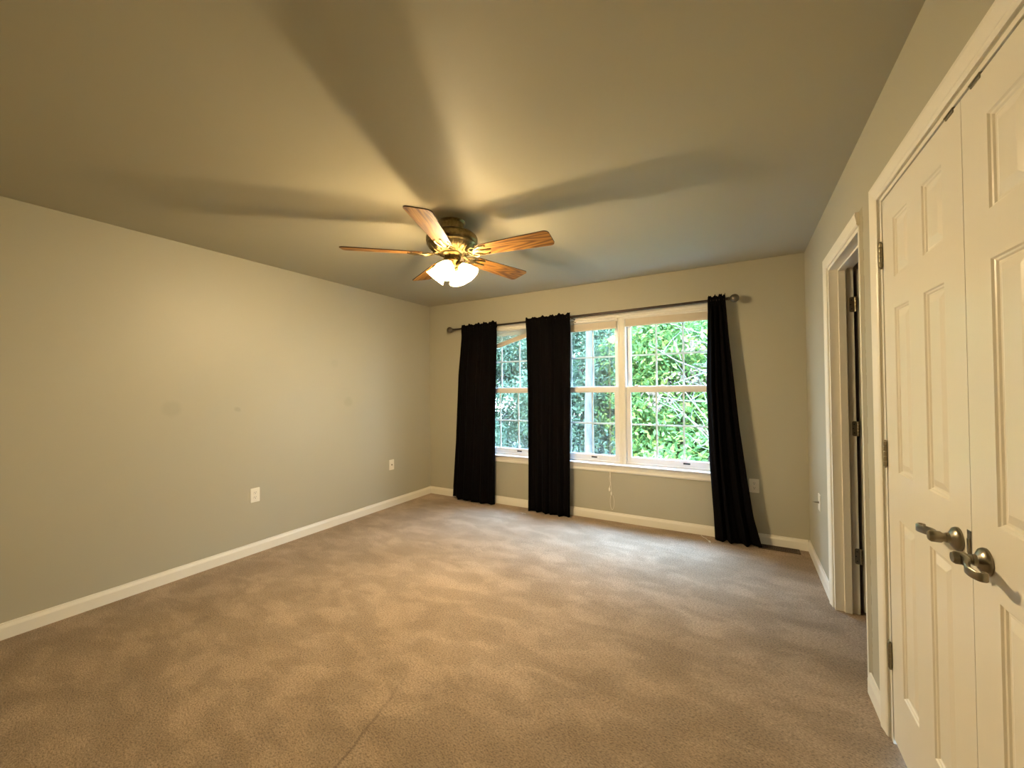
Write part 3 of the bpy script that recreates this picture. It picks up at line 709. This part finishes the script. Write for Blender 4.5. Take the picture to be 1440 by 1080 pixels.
# ------------------------------------------------------------------ curtains
def interp(tab, z):
    tab = sorted(tab, key=lambda p: p[1])
    if z <= tab[0][1]: return tab[0][0]
    for (x0, z0), (x1, z1) in zip(tab, tab[1:]):
        if z <= z1: return x0 + (x1 - x0) * (z - z0) / (z1 - z0)
    return tab[-1][0]
def curtain(label, left, right, ncol, folds, amp_t, amp_b, seed, hem, yoff=0.0, flare=0.02):
    rr = random.Random(seed); mb_ = MB(); NZ = 74; ph = [rr.uniform(0, 6.28) for _ in range(6)]
    rodzc = rodz((left[0][0] + right[0][0]) / 2)
    ztop = rodzc + .038
    verts = []
    for j in range(NZ + 1):
        t = j / NZ                                    # 0 top, 1 bottom
        for i in range(ncol + 1):
            u = i / ncol
            zb = hem(u)
            if t < .12: z = ztop - (ztop - (rodzc - .075)) * (t / .12)
            else: z = (rodzc - .075) - ((rodzc - .075) - zb) * ((t - .12) / .88)
            xl, xr = interp(left, z), interp(right, z)
            k = min(1, max(0, (2.0 - z) / 2.0))
            a = amp_t + (amp_b - amp_t) * k
            uu = u + .018 * math.sin(2 * PI * u * 2 + ph[0] + 2 * k)
            x = xl + (xr - xl) * uu * 1.0 if 0 < i < ncol else (xl if i == 0 else xr)
            fo = math.sin(2 * PI * folds * u + ph[1] + .6 * math.sin(3 * k + ph[2])) + .45 * math.sin(2 * PI * folds * 1.7 * u + ph[3] + 1.1 * k)
            fo += .25 * math.sin(2 * PI * folds * .5 * u + ph[4])
            y = YROD + yoff * k - a * fo - flare * k * (0.5 + .5 * math.sin(PI * u))
            # gathers near the rod
            g = math.exp(-((z - rodzc) / .07) ** 2)
            g2 = .0035 * math.sin(2 * PI * folds * 2.3 * u + ph[5]) + .002 * math.sin(2 * PI * folds * 3.9 * u)
            y = y * (1 - g) + (YROD - .0135 + g2) * g
            if z > rodzc + .012: z += (.009 * math.sin(2 * PI * folds * .9 * u + ph[5]) + .006 * math.sin(2 * PI * folds * 2.3 * u + ph[2]) + .012 * (u - .5)) * (z - rodzc) / .038
            if t > .95: y -= .004 * math.sin(9 * u + ph[4])
            verts.append((x, y, z))
    W = ncol + 1
    fs = [(j * W + i, j * W + i + 1, (j + 1) * W + i + 1, (j + 1) * W + i) for j in range(NZ) for i in range(ncol)]
    base = mb_.add(verts, fs)
    # the back of the rod pocket, so that the rod runs inside the cloth
    bk = []
    rows = 7
    for j in range(rows + 1):
        t = j / rows
        for i in range(ncol + 1):
            u = i / ncol; z = ztop - .004 - (.080) * t
            xl, xr = interp(left, z), interp(right, z)
            bulge = math.sin(PI * min(1, t * 1.0))
            g2 = .0035 * math.sin(2 * PI * folds * 4.3 * u + ph[5])
            y = YROD - .0125 + .027 * bulge + g2
            bk.append((xl + (xr - xl) * u, y, z + (.006 * math.sin(2 * PI * folds * .9 * u + ph[5]) if j == 0 else 0)))
    mb_.add(bk, [(j * W + i, (j + 1) * W + i, (j + 1) * W + i + 1, j * W + i + 1) for j in range(rows) for i in range(ncol)])
    o = obj('curtain', mb_, M_CLOTH, smooth=180, origin=((left[0][0] + right[0][0]) / 2, YROD, 0))
    md = o.modifiers.new('cloth_thickness', 'SOLIDIFY'); md.thickness = .0018; md.offset = 0
    tag(o, label, 'curtain', 'black curtains on the rod'); return o
c1L = [(-2.932, 2.136), (-2.998, 1.537), (-3.039, 0.715), (-3.095, 0.002)]; c1R = [(-2.439, 2.108), (-2.466, 1.266), (-2.485, 0.004)]
c2L = [(-2.054, 2.113), (-2.038, 1.313), (-2.042, -0.024)]; c2R = [(-1.535, 2.109), (-1.546, 1.265), (-1.556, -0.003)]
c3L = [(-0.231, 2.155), (-0.253, 1.346), (-0.238, 0.659), (-0.214, 0.212), (-0.207, -0.036)]
c3R = [(-0.097, 2.151), (-0.075, 1.80), (-0.055, 1.565), (-0.005, 0.989), (0.045, 0.556), (0.085, .25), (0.148, -0.015)]
curtain('black curtain at the left end of the rod, beside the far corner', c1L, c1R, 150, 5.2, .006, .016, 3, lambda u: (.035 if u < .17 else .008 + .010 * math.sin(4 * u) ** 2), flare=.03)
curtain('black curtain hanging between the left and middle windows', c2L, c2R, 150, 5.6, .007, .017, 8, lambda u: (.012 if u < .42 else .006), flare=.03)
curtain('narrow black curtain bunched at the right end of the rod, flaring to the floor', c3L, c3R, 120, 3.6, .012, .028, 5, lambda u: .006 + .010 * math.sin(5 * u) ** 2, flare=.035)

# ------------------------------------------------------------------ wall plates
def plate_pts(w, h): return [(-w / 2 + .004, -h / 2), (w / 2 - .004, -h / 2), (w / 2, -h / 2 + .004), (w / 2, h / 2 - .004), (w / 2 - .004, h / 2), (-w / 2 + .004, h / 2), (-w / 2, h / 2 - .004), (-w / 2, -h / 2 + .004)]
def plate(name, label, cat, c, U, N, kind, group=None):
    U, N, C = Vector(U), Vector(N), Vector(c); V = Vector((0, 0, 1))
    r = thing(name, label, cat, c, group)
    def ex(m_, prof, d0, d1): m_.extrude(prof, C + N * d0, C + N * d1, (U, V))
    m_ = MB(); ex(m_, plate_pts(.074, .118), 0, .0045); ex(m_, plate_pts(.068, .112), .0045, .0058); obj('cover_plate', m_, M_PLATE, r, bevel=.0008)
    if kind == 'outlet':
        for s in (-1, 1):
            off = V * (s * .0195)
            m_ = MB(); pr = [(.0165 * math.cos(a) if abs(math.cos(a)) < .86 else .0142 * (1 if math.cos(a) > 0 else -1), .0142 * math.sin(a)) for a in np.linspace(0, 2 * PI, 25)[:-1]]
            m_.extrude(pr, C + off + N * .005, C + off + N * .0075, (U, V)); s_o = obj('socket', m_, M_PLATE, r)
            m_ = MB()
            for q in (-1, 1): m_.extrude([(q * .0062 - .0011, .001), (q * .0062 + .0011, .001), (q * .0062 + .0011, .0095), (q * .0062 - .0011, .0095)], C + off + N * .0068, C + off + N * .0078, (U, V))
            m_.lathe([(0, 0), (.0028, 0), (.0028, .001), (0, .001)], C + off + V * -.0062 + N * .0068, N, 12)
            obj('slot', m_, M_DARK, s_o)
        m_ = MB(); m_.lathe([(0, 0), (.0033, 0), (.003, .0012), (0, .0015)], C + N * .0057, N, 12); obj('screw', m_, M_PLATE, r)
    else:
        m_ = MB(); m_.lathe([(0, 0), (.0085, 0), (.0085, .003), (.0052, .0032), (.0052, .013 if kind == 'coax_long' else .009), (.0035, .0135 if kind == 'coax_long' else .0095), (0, .0135 if kind == 'coax_long' else .0095)], C + N * .0055, N, 12 if kind == 'coax' else 12)
        if kind == 'coax_long': m_.lathe([(0, 0), (.0045, 0), (.0045, .012), (.002, .014), (.0012, .024), (0, .025)], C + N * .018, N, 12)
        obj('connector', m_, M_HINGE, r, smooth=40)
        for s in (-1, 1): m_ = MB(); m_.lathe([(0, 0), (.0033, 0), (.003, .0012), (0, .0015)], C + V * (s * .042) + N * .0057, N, 12); obj('screw', m_, M_PLATE, r)
    return r
plate('wall_outlet', 'white power outlet on the left wall, nearest the viewer', 'outlet', (XL, 1.852, .481), (0, -1, 0), (1, 0, 0), 'outlet')
plate('cable_plate', 'small white cable plate on the left wall near the far corner', 'wall plate', (XL, 3.362, .480), (0, -1, 0), (1, 0, 0), 'coax')
plate('wall_outlet', 'white power outlet on the far wall right of the bunched curtain', 'outlet', (.096, YB, .489), (1, 0, 0), (0, -1, 0), 'outlet')
plate('cable_plate', 'white cable plate with a protruding connector on the right wall by the doorway', 'wall plate', (XR, 3.535, .520), (0, 1, 0), (-1, 0, 0), 'coax_long')

# ------------------------------------------------------------------ floor register
r = thing('floor_register', 'brown metal floor vent in the carpet below the right curtain', 'floor vent', (.26, 3.965, 0))
x0, x1, y0, y1 = .115, .405, 3.915, 4.018
m_ = MB(); m_.box(x0, x1, y0, y0 + .014, 0, .006); m_.box(x0, x1, y1 - .014, y1, 0, .006); m_.box(x0, x0 + .014, y0 + .014, y1 - .014, 0, .006); m_.box(x1 - .014, x1, y0 + .014, y1 - .014, 0, .006)
obj('frame', m_, M_VENT, r, bevel=.001)
m_ = MB()
for k in range(21):
    xx = x0 + .020 + k * .0125; m_.box(xx, xx + .0045, y0 + .014, y1 - .014, .001, .005)
m_.box(x0 + .014, x1 - .014, (y0 + y1) / 2 - .003, (y0 + y1) / 2 + .003, .001, .0055)
obj('louvre', m_, M_VENT, r)
m_ = MB(); m_.box(x0 + .014, x1 - .014, y0 + .014, y1 - .014, 0, .0008); obj('duct_shade_plate', m_, M_DARK, r)  # near-black plate paints the shade inside the duct

# ------------------------------------------------------------------ ceiling fan
CX, CY = BC
fan = thing('ceiling_fan', 'antique brass ceiling fan with five oak blades and a lit glass shade cluster', 'ceiling fan', (CX, CY, H))
m_ = MB(); m_.lathe([(0, 0), (.088, 0), (.090, -.004), (.084, -.010), (.080, -.014), (.078, -.030), (.074, -.055), (.070, -.072), (.072, -.078), (0, -.078)], (CX, CY, H), (0, 0, 1), 48)
obj('canopy', m_, M_BRASS, fan, smooth=30)
m_ = MB(); m_.lathe([(0, 0), (.060, 0), (.120, -.004), (.150, -.012), (.163, -.024), (.167, -.034), (.167, -.058), (.163, -.064), (.160, -.068), (.164, -.072), (.163, -.078), (.150, -.088), (.146, -.092)], (CX, CY, 2.368), (0, 0, 1), 64)
obj('motor_housing', m_, M_BRASS, fan, smooth=30)
# vented filigree skirt below the band
m_ = MB(); m_.lathe([(.146, 0), (.140, -.010), (.110, -.030), (.085, -.040), (.060, -.044), (0, -.044)], (CX, CY, 2.276), (0, 0, 1), 64)
for k in range(30):
    a = 2 * PI * k / 30; a2 = a + (.10 if k % 2 else -.10)
    p0 = Vector((CX + .150 * math.cos(a), CY + .150 * math.sin(a), 2.281)); p1_ = Vector((CX + .092 * math.cos(a2), CY + .092 * math.sin(a2), 2.236))
    mid = (p0 + p1_) / 2 + Vector((0, 0, -.010)); m_.tube([p0, mid, p1_], [.0055, .0045, .0045], 8)
m_.lathe([(.148, .004), (.153, 0), (.148, -.005)], (CX, CY, 2.279), (0, 0, 1), 64)
m_.lathe([(.088, .004), (.095, 0), (.088, -.005)], (CX, CY, 2.238), (0, 0, 1), 48)
obj('vented_skirt', m_, [M_BRASS, M_DARK], fan, smooth=40)
m_ = MB(); m_.lathe([(.060, 0), (.064, -.006), (.056, -.012), (.050, -.018), (.049, -.044), (.052, -.050), (.055, -.054), (.052, -.060), (.046, -.066), (.040, -.074), (.030, -.084), (.020, -.090), (0, -.092)], (CX, CY, 2.236), (0, 0, 1), 40)
for k in range(10):
    a = 2 * PI * k / 10; m_.tube([(CX + .0505 * math.cos(a), CY + .0505 * math.sin(a), 2.218), (CX + .051 * math.cos(a), CY + .051 * math.sin(a), 2.194)], .005, 8)
obj('light_kit', m_, M_BRASS, fan, smooth=30)
m_ = MB(); m_.lathe([(0, 0), (.008, 0), (.014, -.006), (.017, -.014), (.013, -.023), (.008, -.027), (.010, -.032), (.006, -.039), (0, -.041)], (CX, CY, 2.148), (0, 0, 1), 20)
obj('finial', m_, M_BRASS, fan, smooth=40)

PH0 = 1.97978 + PI; RB = 0.686; ZBL = 2.229; PIT = math.radians(-12)
def blade(k):
    a = PH0 + k * 2 * PI / 5
    D = Vector((math.cos(a), math.sin(a), 0)); T0 = Vector((-math.sin(a), math.cos(a), 0)); Z = Vector((0, 0, 1))
    T = T0 * math.cos(PIT) + Z * math.sin(PIT); N = D.cross(T)
    O = Vector((CX, CY, ZBL))
    # outline: narrow at the root, wide at the tip, corners rounded
    r0_, r1_ = .185, RB; w0, w1 = .056, .077
    out = []
    def arc(cx, cy, r, a0, a1, n=6):
        return [(cx + r * math.cos(a0 + (a1 - a0) * i / n), cy + r * math.sin(a0 + (a1 - a0) * i / n)) for i in range(n + 1)]
    out += arc(r0_ + .020, -w0 + .020, .020, PI, 1.5 * PI) + arc(r1_ - .030, -w1 + .030, .030, -PI / 2, -.12) + arc(r1_ - .030, w1 - .030, .030, .12, PI / 2) + arc(r0_ + .020, w0 - .020, .020, PI / 2, PI)
    h = .003; m_ = MB(); n = len(out)
    B = [O + D * p[0] + T * p[1] - N * h for p in out]; A = [O + D * p[0] + T * p[1] + N * h for p in out]
    # top and bottom as fans split along the length so that UVs stay simple
    m_.add(B, [tuple(range(n))], 0); m_.add(A, [tuple(range(n))], 0)
    m_.add(B + A, [(i, (i + 1) % n, n + (i + 1) % n, n + i) for i in range(n)], 1)
    o = obj('blade', m_, [M_OAK, M_OAKEDGE], fan)
    uvl = o.data.uv_layers.new(name='UVMap'); org = root_loc(fan)
    for li, lp in enumerate(o.data.loops):
        p = o.data.vertices[lp.vertex_index].co + org - O; uvl.data[li].uv = (p.dot(D) + .9 * k, p.dot(T) + .31 * k)
    # ornate blade iron: waisted arm, pierced scrolls and a three-lobed foot under the blade
    m_ = MB()
    def P(r_, s_, dz): return O + D * r_ + T * s_ + Vector((0, 0, dz))
    arm = [P(.070, 0, .012), P(.100, 0, .010), P(.130, 0, .000), P(.160, 0, -.010), P(.190, 0, -.0085), P(.215, 0, -.0075)]
    m_.ribbon(arm, [.034, .028, .022, .024, .030, .022], [.010, .009, .008, .007, .006, .005], T)
    for s in (-1, 1):
        sc = []
        for i in range(17):
            an = i / 16 * 1.75 * PI; rr_ = .026 - .012 * i / 16
            sc.append(P(.163 + rr_ * math.cos(an + .4), s * (.030 + rr_ * math.sin(an + .4)), -.0085))
        m_.tube(sc, .0042, 8)
        m_.tube([P(.150, s * .008, -.009), P(.185, s * .030, -.0085), P(.215, s * .044, -.0075), P(.245, s * .046, -.007), P(.262, s * .040, -.0065)], [.006, .0055, .005, .006, .004], 8)
        m_.tube([P(.118, s * .010, -.002), P(.128, s * .028, -.004), P(.145, s * .042, -.006), P(.160, s * .052, -.007)], [.006, .005, .005, .0065], 8)
        m_.lathe([(0, 0), (.009, 0), (.008, -.004), (0, -.006)], P(.252, s * .044, -.005), N, 14)
    m_.tube([P(.200, 0, -.0085), P(.235, 0, -.0075), P(.270, 0, -.0065), P(.285, 0, -.006)], [.008, .006, .008, .004], 8)
    m_.lathe([(0, 0), (.009, 0), (.008, -.004), (0, -.006)], P(.272, 0, -.005), N, 14)
    obj('blade_iron', m_, M_BRASS, o, smooth=45)
for k in range(5): blade(k)

# four bell shades on curved arms
def shade(az):
    D = Vector((math.cos(az), math.sin(az), 0)); Z = Vector((0, 0, 1))
    base = Vector((CX, CY, 2.168)) + D * .048; ax = (D * .66 - Z * .75).normalized()
    m_ = MB(); m_.tube([Vector((CX, CY, 2.172)) + D * .028, base - ax * .0 + Z * .004, base + ax * .012], [.009, .010, .011], 10)
    m_.lathe([(0, 0), (.016, .0), (.026, .004), (.028, .010), (.028, .022), (.026, .024), (0, .024)], base + ax * .004, ax, 24)
    arm = obj('shade_holder', m_, M_BRASS, fan, smooth=40)
    out = [(.024, .014), (.027, .026), (.034, .040), (.042, .054), (.049, .070), (.054, .086), (.059, .100), (.064, .110), (.067, .115)]
    inn = [(r - .003, h) for r, h in out[::-1]]
    m_ = MB(); m_.lathe(out[:5], base, ax, 36, mi=1); m_.lathe(out[4:], base, ax, 36); sh = obj('lamp_shade', m_, [M_SHADE, M_NECK], fan, smooth=60)
    m_ = MB(); m_.lathe([(0, 0), (.012, 0), (.0125, .018), (.017, .036), (.0195, .048), (.017, .060), (.010, .068), (0, .070)], base + ax * .028, ax, 20); obj('bulb', m_, M_BULB, sh, smooth=60)
view_az = math.atan2(.788, -.615)         # direction from the camera to the fan
for k in range(4): shade(view_az + math.radians(158) + k * PI / 2)

# ------------------------------------------------------------------ outside: ground and trees
mb = MB(); mb.box(-30, 25, YB + .18, 40, -2.95, -2.85); struct(obj('ground', mb, M_GRASS), 'green ground below the windows outside', 'ground')

def leaves(seed, clumps, per, size, squash=1.0):
    """clumps: (x,y,z,r). returns MB of folded leaf blades, each its own island"""
    rg = np.random.default_rng(seed); V = []; Fc = []; k = 0
    for (cx, cy, cz, r) in clumps:
        n = int(per * (r / .5) ** 2)
        d = rg.normal(size=(n, 3)); d /= np.linalg.norm(d, axis=1)[:, None]
        rad = r * rg.uniform(.45, 1.08, n) ** .6
        p = np.array([cx, cy, cz]) + d * rad[:, None] * np.array([1, 1, squash])
        nrm = d * .7 + rg.normal(size=(n, 3)) * .75 + np.array([0, 0, .5]); nrm /= np.linalg.norm(nrm, axis=1)[:, None]
        t = np.cross(nrm, rg.normal(size=(n, 3))); t /= np.linalg.norm(t, axis=1)[:, None]
        b = np.cross(nrm, t); s = size * rg.uniform(.6, 1.35, n)[:, None]
        q = np.stack([p - t * s, p + b * s * .42 + nrm * s * .12, p + t * s, p - b * s * .42 + nrm * s * .12], 1).reshape(-1, 3)
        V.append(q); Fc.append(np.arange(n * 4).reshape(n, 4) + k); k += n * 4
    m_ = MB(); m_.v = [tuple(x) for x in np.concatenate(V)]; m_.f = [tuple(x) for x in np.concatenate(Fc).tolist()]; m_.mi = [0] * len(m_.f)
    return m_
def obj_raw(name, m_, mt, parent):
    org = root_loc(parent); me = bpy.data.meshes.new(name)
    me.from_pydata((np.array(m_.v) - np.array(org)).tolist(), [], m_.f); me.materials.append(mt); me.update()
    o = bpy.data.objects.new(name, me); COL.objects.link(o); o.parent = parent; o['_o'] = tuple(org); return o
def tree(name, label, x, y, zc, rx, rz, nclump, lm, seed, size=.060, per=300, bark=None, trunk_r=.09, ztrunk=None, group=None):
    bark = bark or M_BARKD; rr = random.Random(seed)
    r = thing(name, label, 'tree', (x, y, -2.85), group)
    m_ = MB(); zt = ztrunk or (zc + rz * .6); N = 9
    pts = [(x + .10 * math.sin(i * .8 + seed), y + .08 * math.cos(i * .7 + seed), -2.85 + (zt + 2.85) * i / N) for i in range(N + 1)]
    m_.tube(pts, [trunk_r * (1.25 - .8 * i / N) for i in range(N + 1)], 10); obj('trunk', m_, bark, r, smooth=60)
    cl = []
    for i in range(nclump):
        a = rr.uniform(0, 2 * PI); h = rr.uniform(-1, 1); q = math.sqrt(max(0, 1 - h * h)) * rr.uniform(.35, 1)
        cl.append((x + rx * q * math.cos(a), y + rx * .7 * q * math.sin(a), zc + rz * h, rr.uniform(.32, .62)))
    m_ = MB()
    for c in cl[::3]:
        t0 = pts[min(N, max(2, int((c[2] + 2.85) / (zt + 2.85) * N) - 2))]
        m_.tube([t0, ((t0[0] + c[0]) / 2, (t0[1] + c[1]) / 2, (t0[2] + c[2]) / 2 + .12), c[:3]], [.03, .02, .008], 6)
    obj('branches', m_, bark, r, smooth=60)
    obj_raw('foliage', leaves(seed, cl, per, size), lm, r)
    return r
G = 'trees outside the windows'
tree('leafy_tree', 'dense blue-green tree filling the left window', -6.3, 9.6, .7, 2.4, 2.6, 140, L_TEAL, 11, group=G)
tree('leafy_tree', 'blue-green tree seen through the middle window behind the pale trunk', -3.4, 9.4, .5, 1.7, 2.7, 110, L_TEAL, 12, group=G)
tree('leafy_tree', 'bright yellow-green tree filling the right window', -1.0, 8.6, .9, 1.7, 2.1, 110, L_LIME, 13, group=G)
tree('leafy_tree', 'green tree farther back at the right edge of the right window', 2.6, 10.5, 2.0, 2.5, 3.8, 130, L_GREEN, 14, group=G)  # crowns of the back trees raised to block low sky light
tree('leafy_tree', 'green tree standing back between the left and middle windows', -4.9, 12.4, 3.0, 3.0, 4.2, 170, L_GREEN, 15, size=.11, per=190, group=G)
tree('leafy_tree', 'green tree far back behind the right window', -1.0, 12.8, 3.0, 3.2, 4.2, 180, L_GREEN, 16, size=.11, per=190, group=G)
tree('leafy_tree', 'green tree far to the left outside', -9.6, 11.5, 2.4, 3.0, 4.0, 130, L_GREEN, 17, size=.11, per=190, group=G)
tree('leafy_shrub', 'low yellow-green shrub at the foot of the right window view', -.55, 6.6, -.55, 1.0, .8, 34, L_LIME, 18, size=.06, per=190, ztrunk=-.6, group=G)
# slender pale trunk in the middle window
r = thing('slender_tree', 'tree with a straight pale grey trunk behind the middle window', 'tree', (-2.53, 7.5, -2.85))
m_ = MB(); m_.tube([(-2.53 + .02 * math.sin(i), 7.5, -2.85 + 8.2 * i / 12) for i in range(13)], [.115 - .005 * i for i in range(13)], 14); obj('trunk', m_, M_BARK, r, smooth=60)
m_ = MB(); bc = []
rr = random.Random(5)
for k in range(9):
    a = rr.uniform(0, 6.28); z = 2.9 + k * .27; e = (-2.53 + 1.1 * math.cos(a), 7.5 + .8 * math.sin(a), z + .6); m_.tube([(-2.53, 7.5, z), ((-2.53 + e[0]) / 2, (7.5 + e[1]) / 2, z + .2), e], [.03, .02, .01], 6); bc.append((*e, .5))
obj('branches', m_, M_BARK, r, smooth=60)
obj_raw('foliage', leaves(21, bc + [(-2.3, 7.9, .2, .35), (-2.75, 7.95, -.3, .4)], 120, .07), L_TEAL, r)
# tree with dead leaves and bare pale twigs
r = thing('dry_tree', 'bare pale branches with dry beige leaves in front of the right window view', 'tree', (-.45, 6.4, -2.85))
m_ = MB(); m_.tube([(-.45, 6.4, -2.85), (-.42, 6.4, -1.2), (-.40, 6.38, .0), (-.30, 6.4, .9), (-.15, 6.4, 1.6)], [.07, .06, .05, .035, .02], 10); obj('trunk', m_, M_BARKD, r, smooth=60)
m_ = MB(); bc = []; rr = random.Random(9)
for k in range(22):
    z = .5 + k * .07; a0 = (-.38 + .01 * k, 6.4, z); e = Vector((a0[0] + rr.uniform(-.95, .75), 6.4 + rr.uniform(-.3, .3), z + rr.uniform(-.1, .65)))
    mid = (Vector(a0) + e) / 2 + Vector((rr.uniform(-.1, .1), 0, rr.uniform(-.05, .15))); m_.tube([a0, mid, e], [.014, .009, .004], 6)
    for q in range(3):
        b0 = Vector(a0) + (e - Vector(a0)) * rr.uniform(.4, .9); e2 = b0 + Vector((rr.uniform(-.3, .3), rr.uniform(-.1, .1), rr.uniform(-.1, .35))); m_.tube([b0, (b0 + e2) / 2 + Vector((0, 0, .03)), e2], [.006, .004, .002], 5)
    if k % 2: bc.append((e.x, e.y, e.z, .20))
obj('branches', m_, mat('pale_twig_bark', (.11, .11, .095), .7), r, smooth=60)
obj_raw('foliage', leaves(33, bc, 200, .05), L_DRY, r)

for o in bpy.data.objects:
    if '_o' in o: del o['_o']
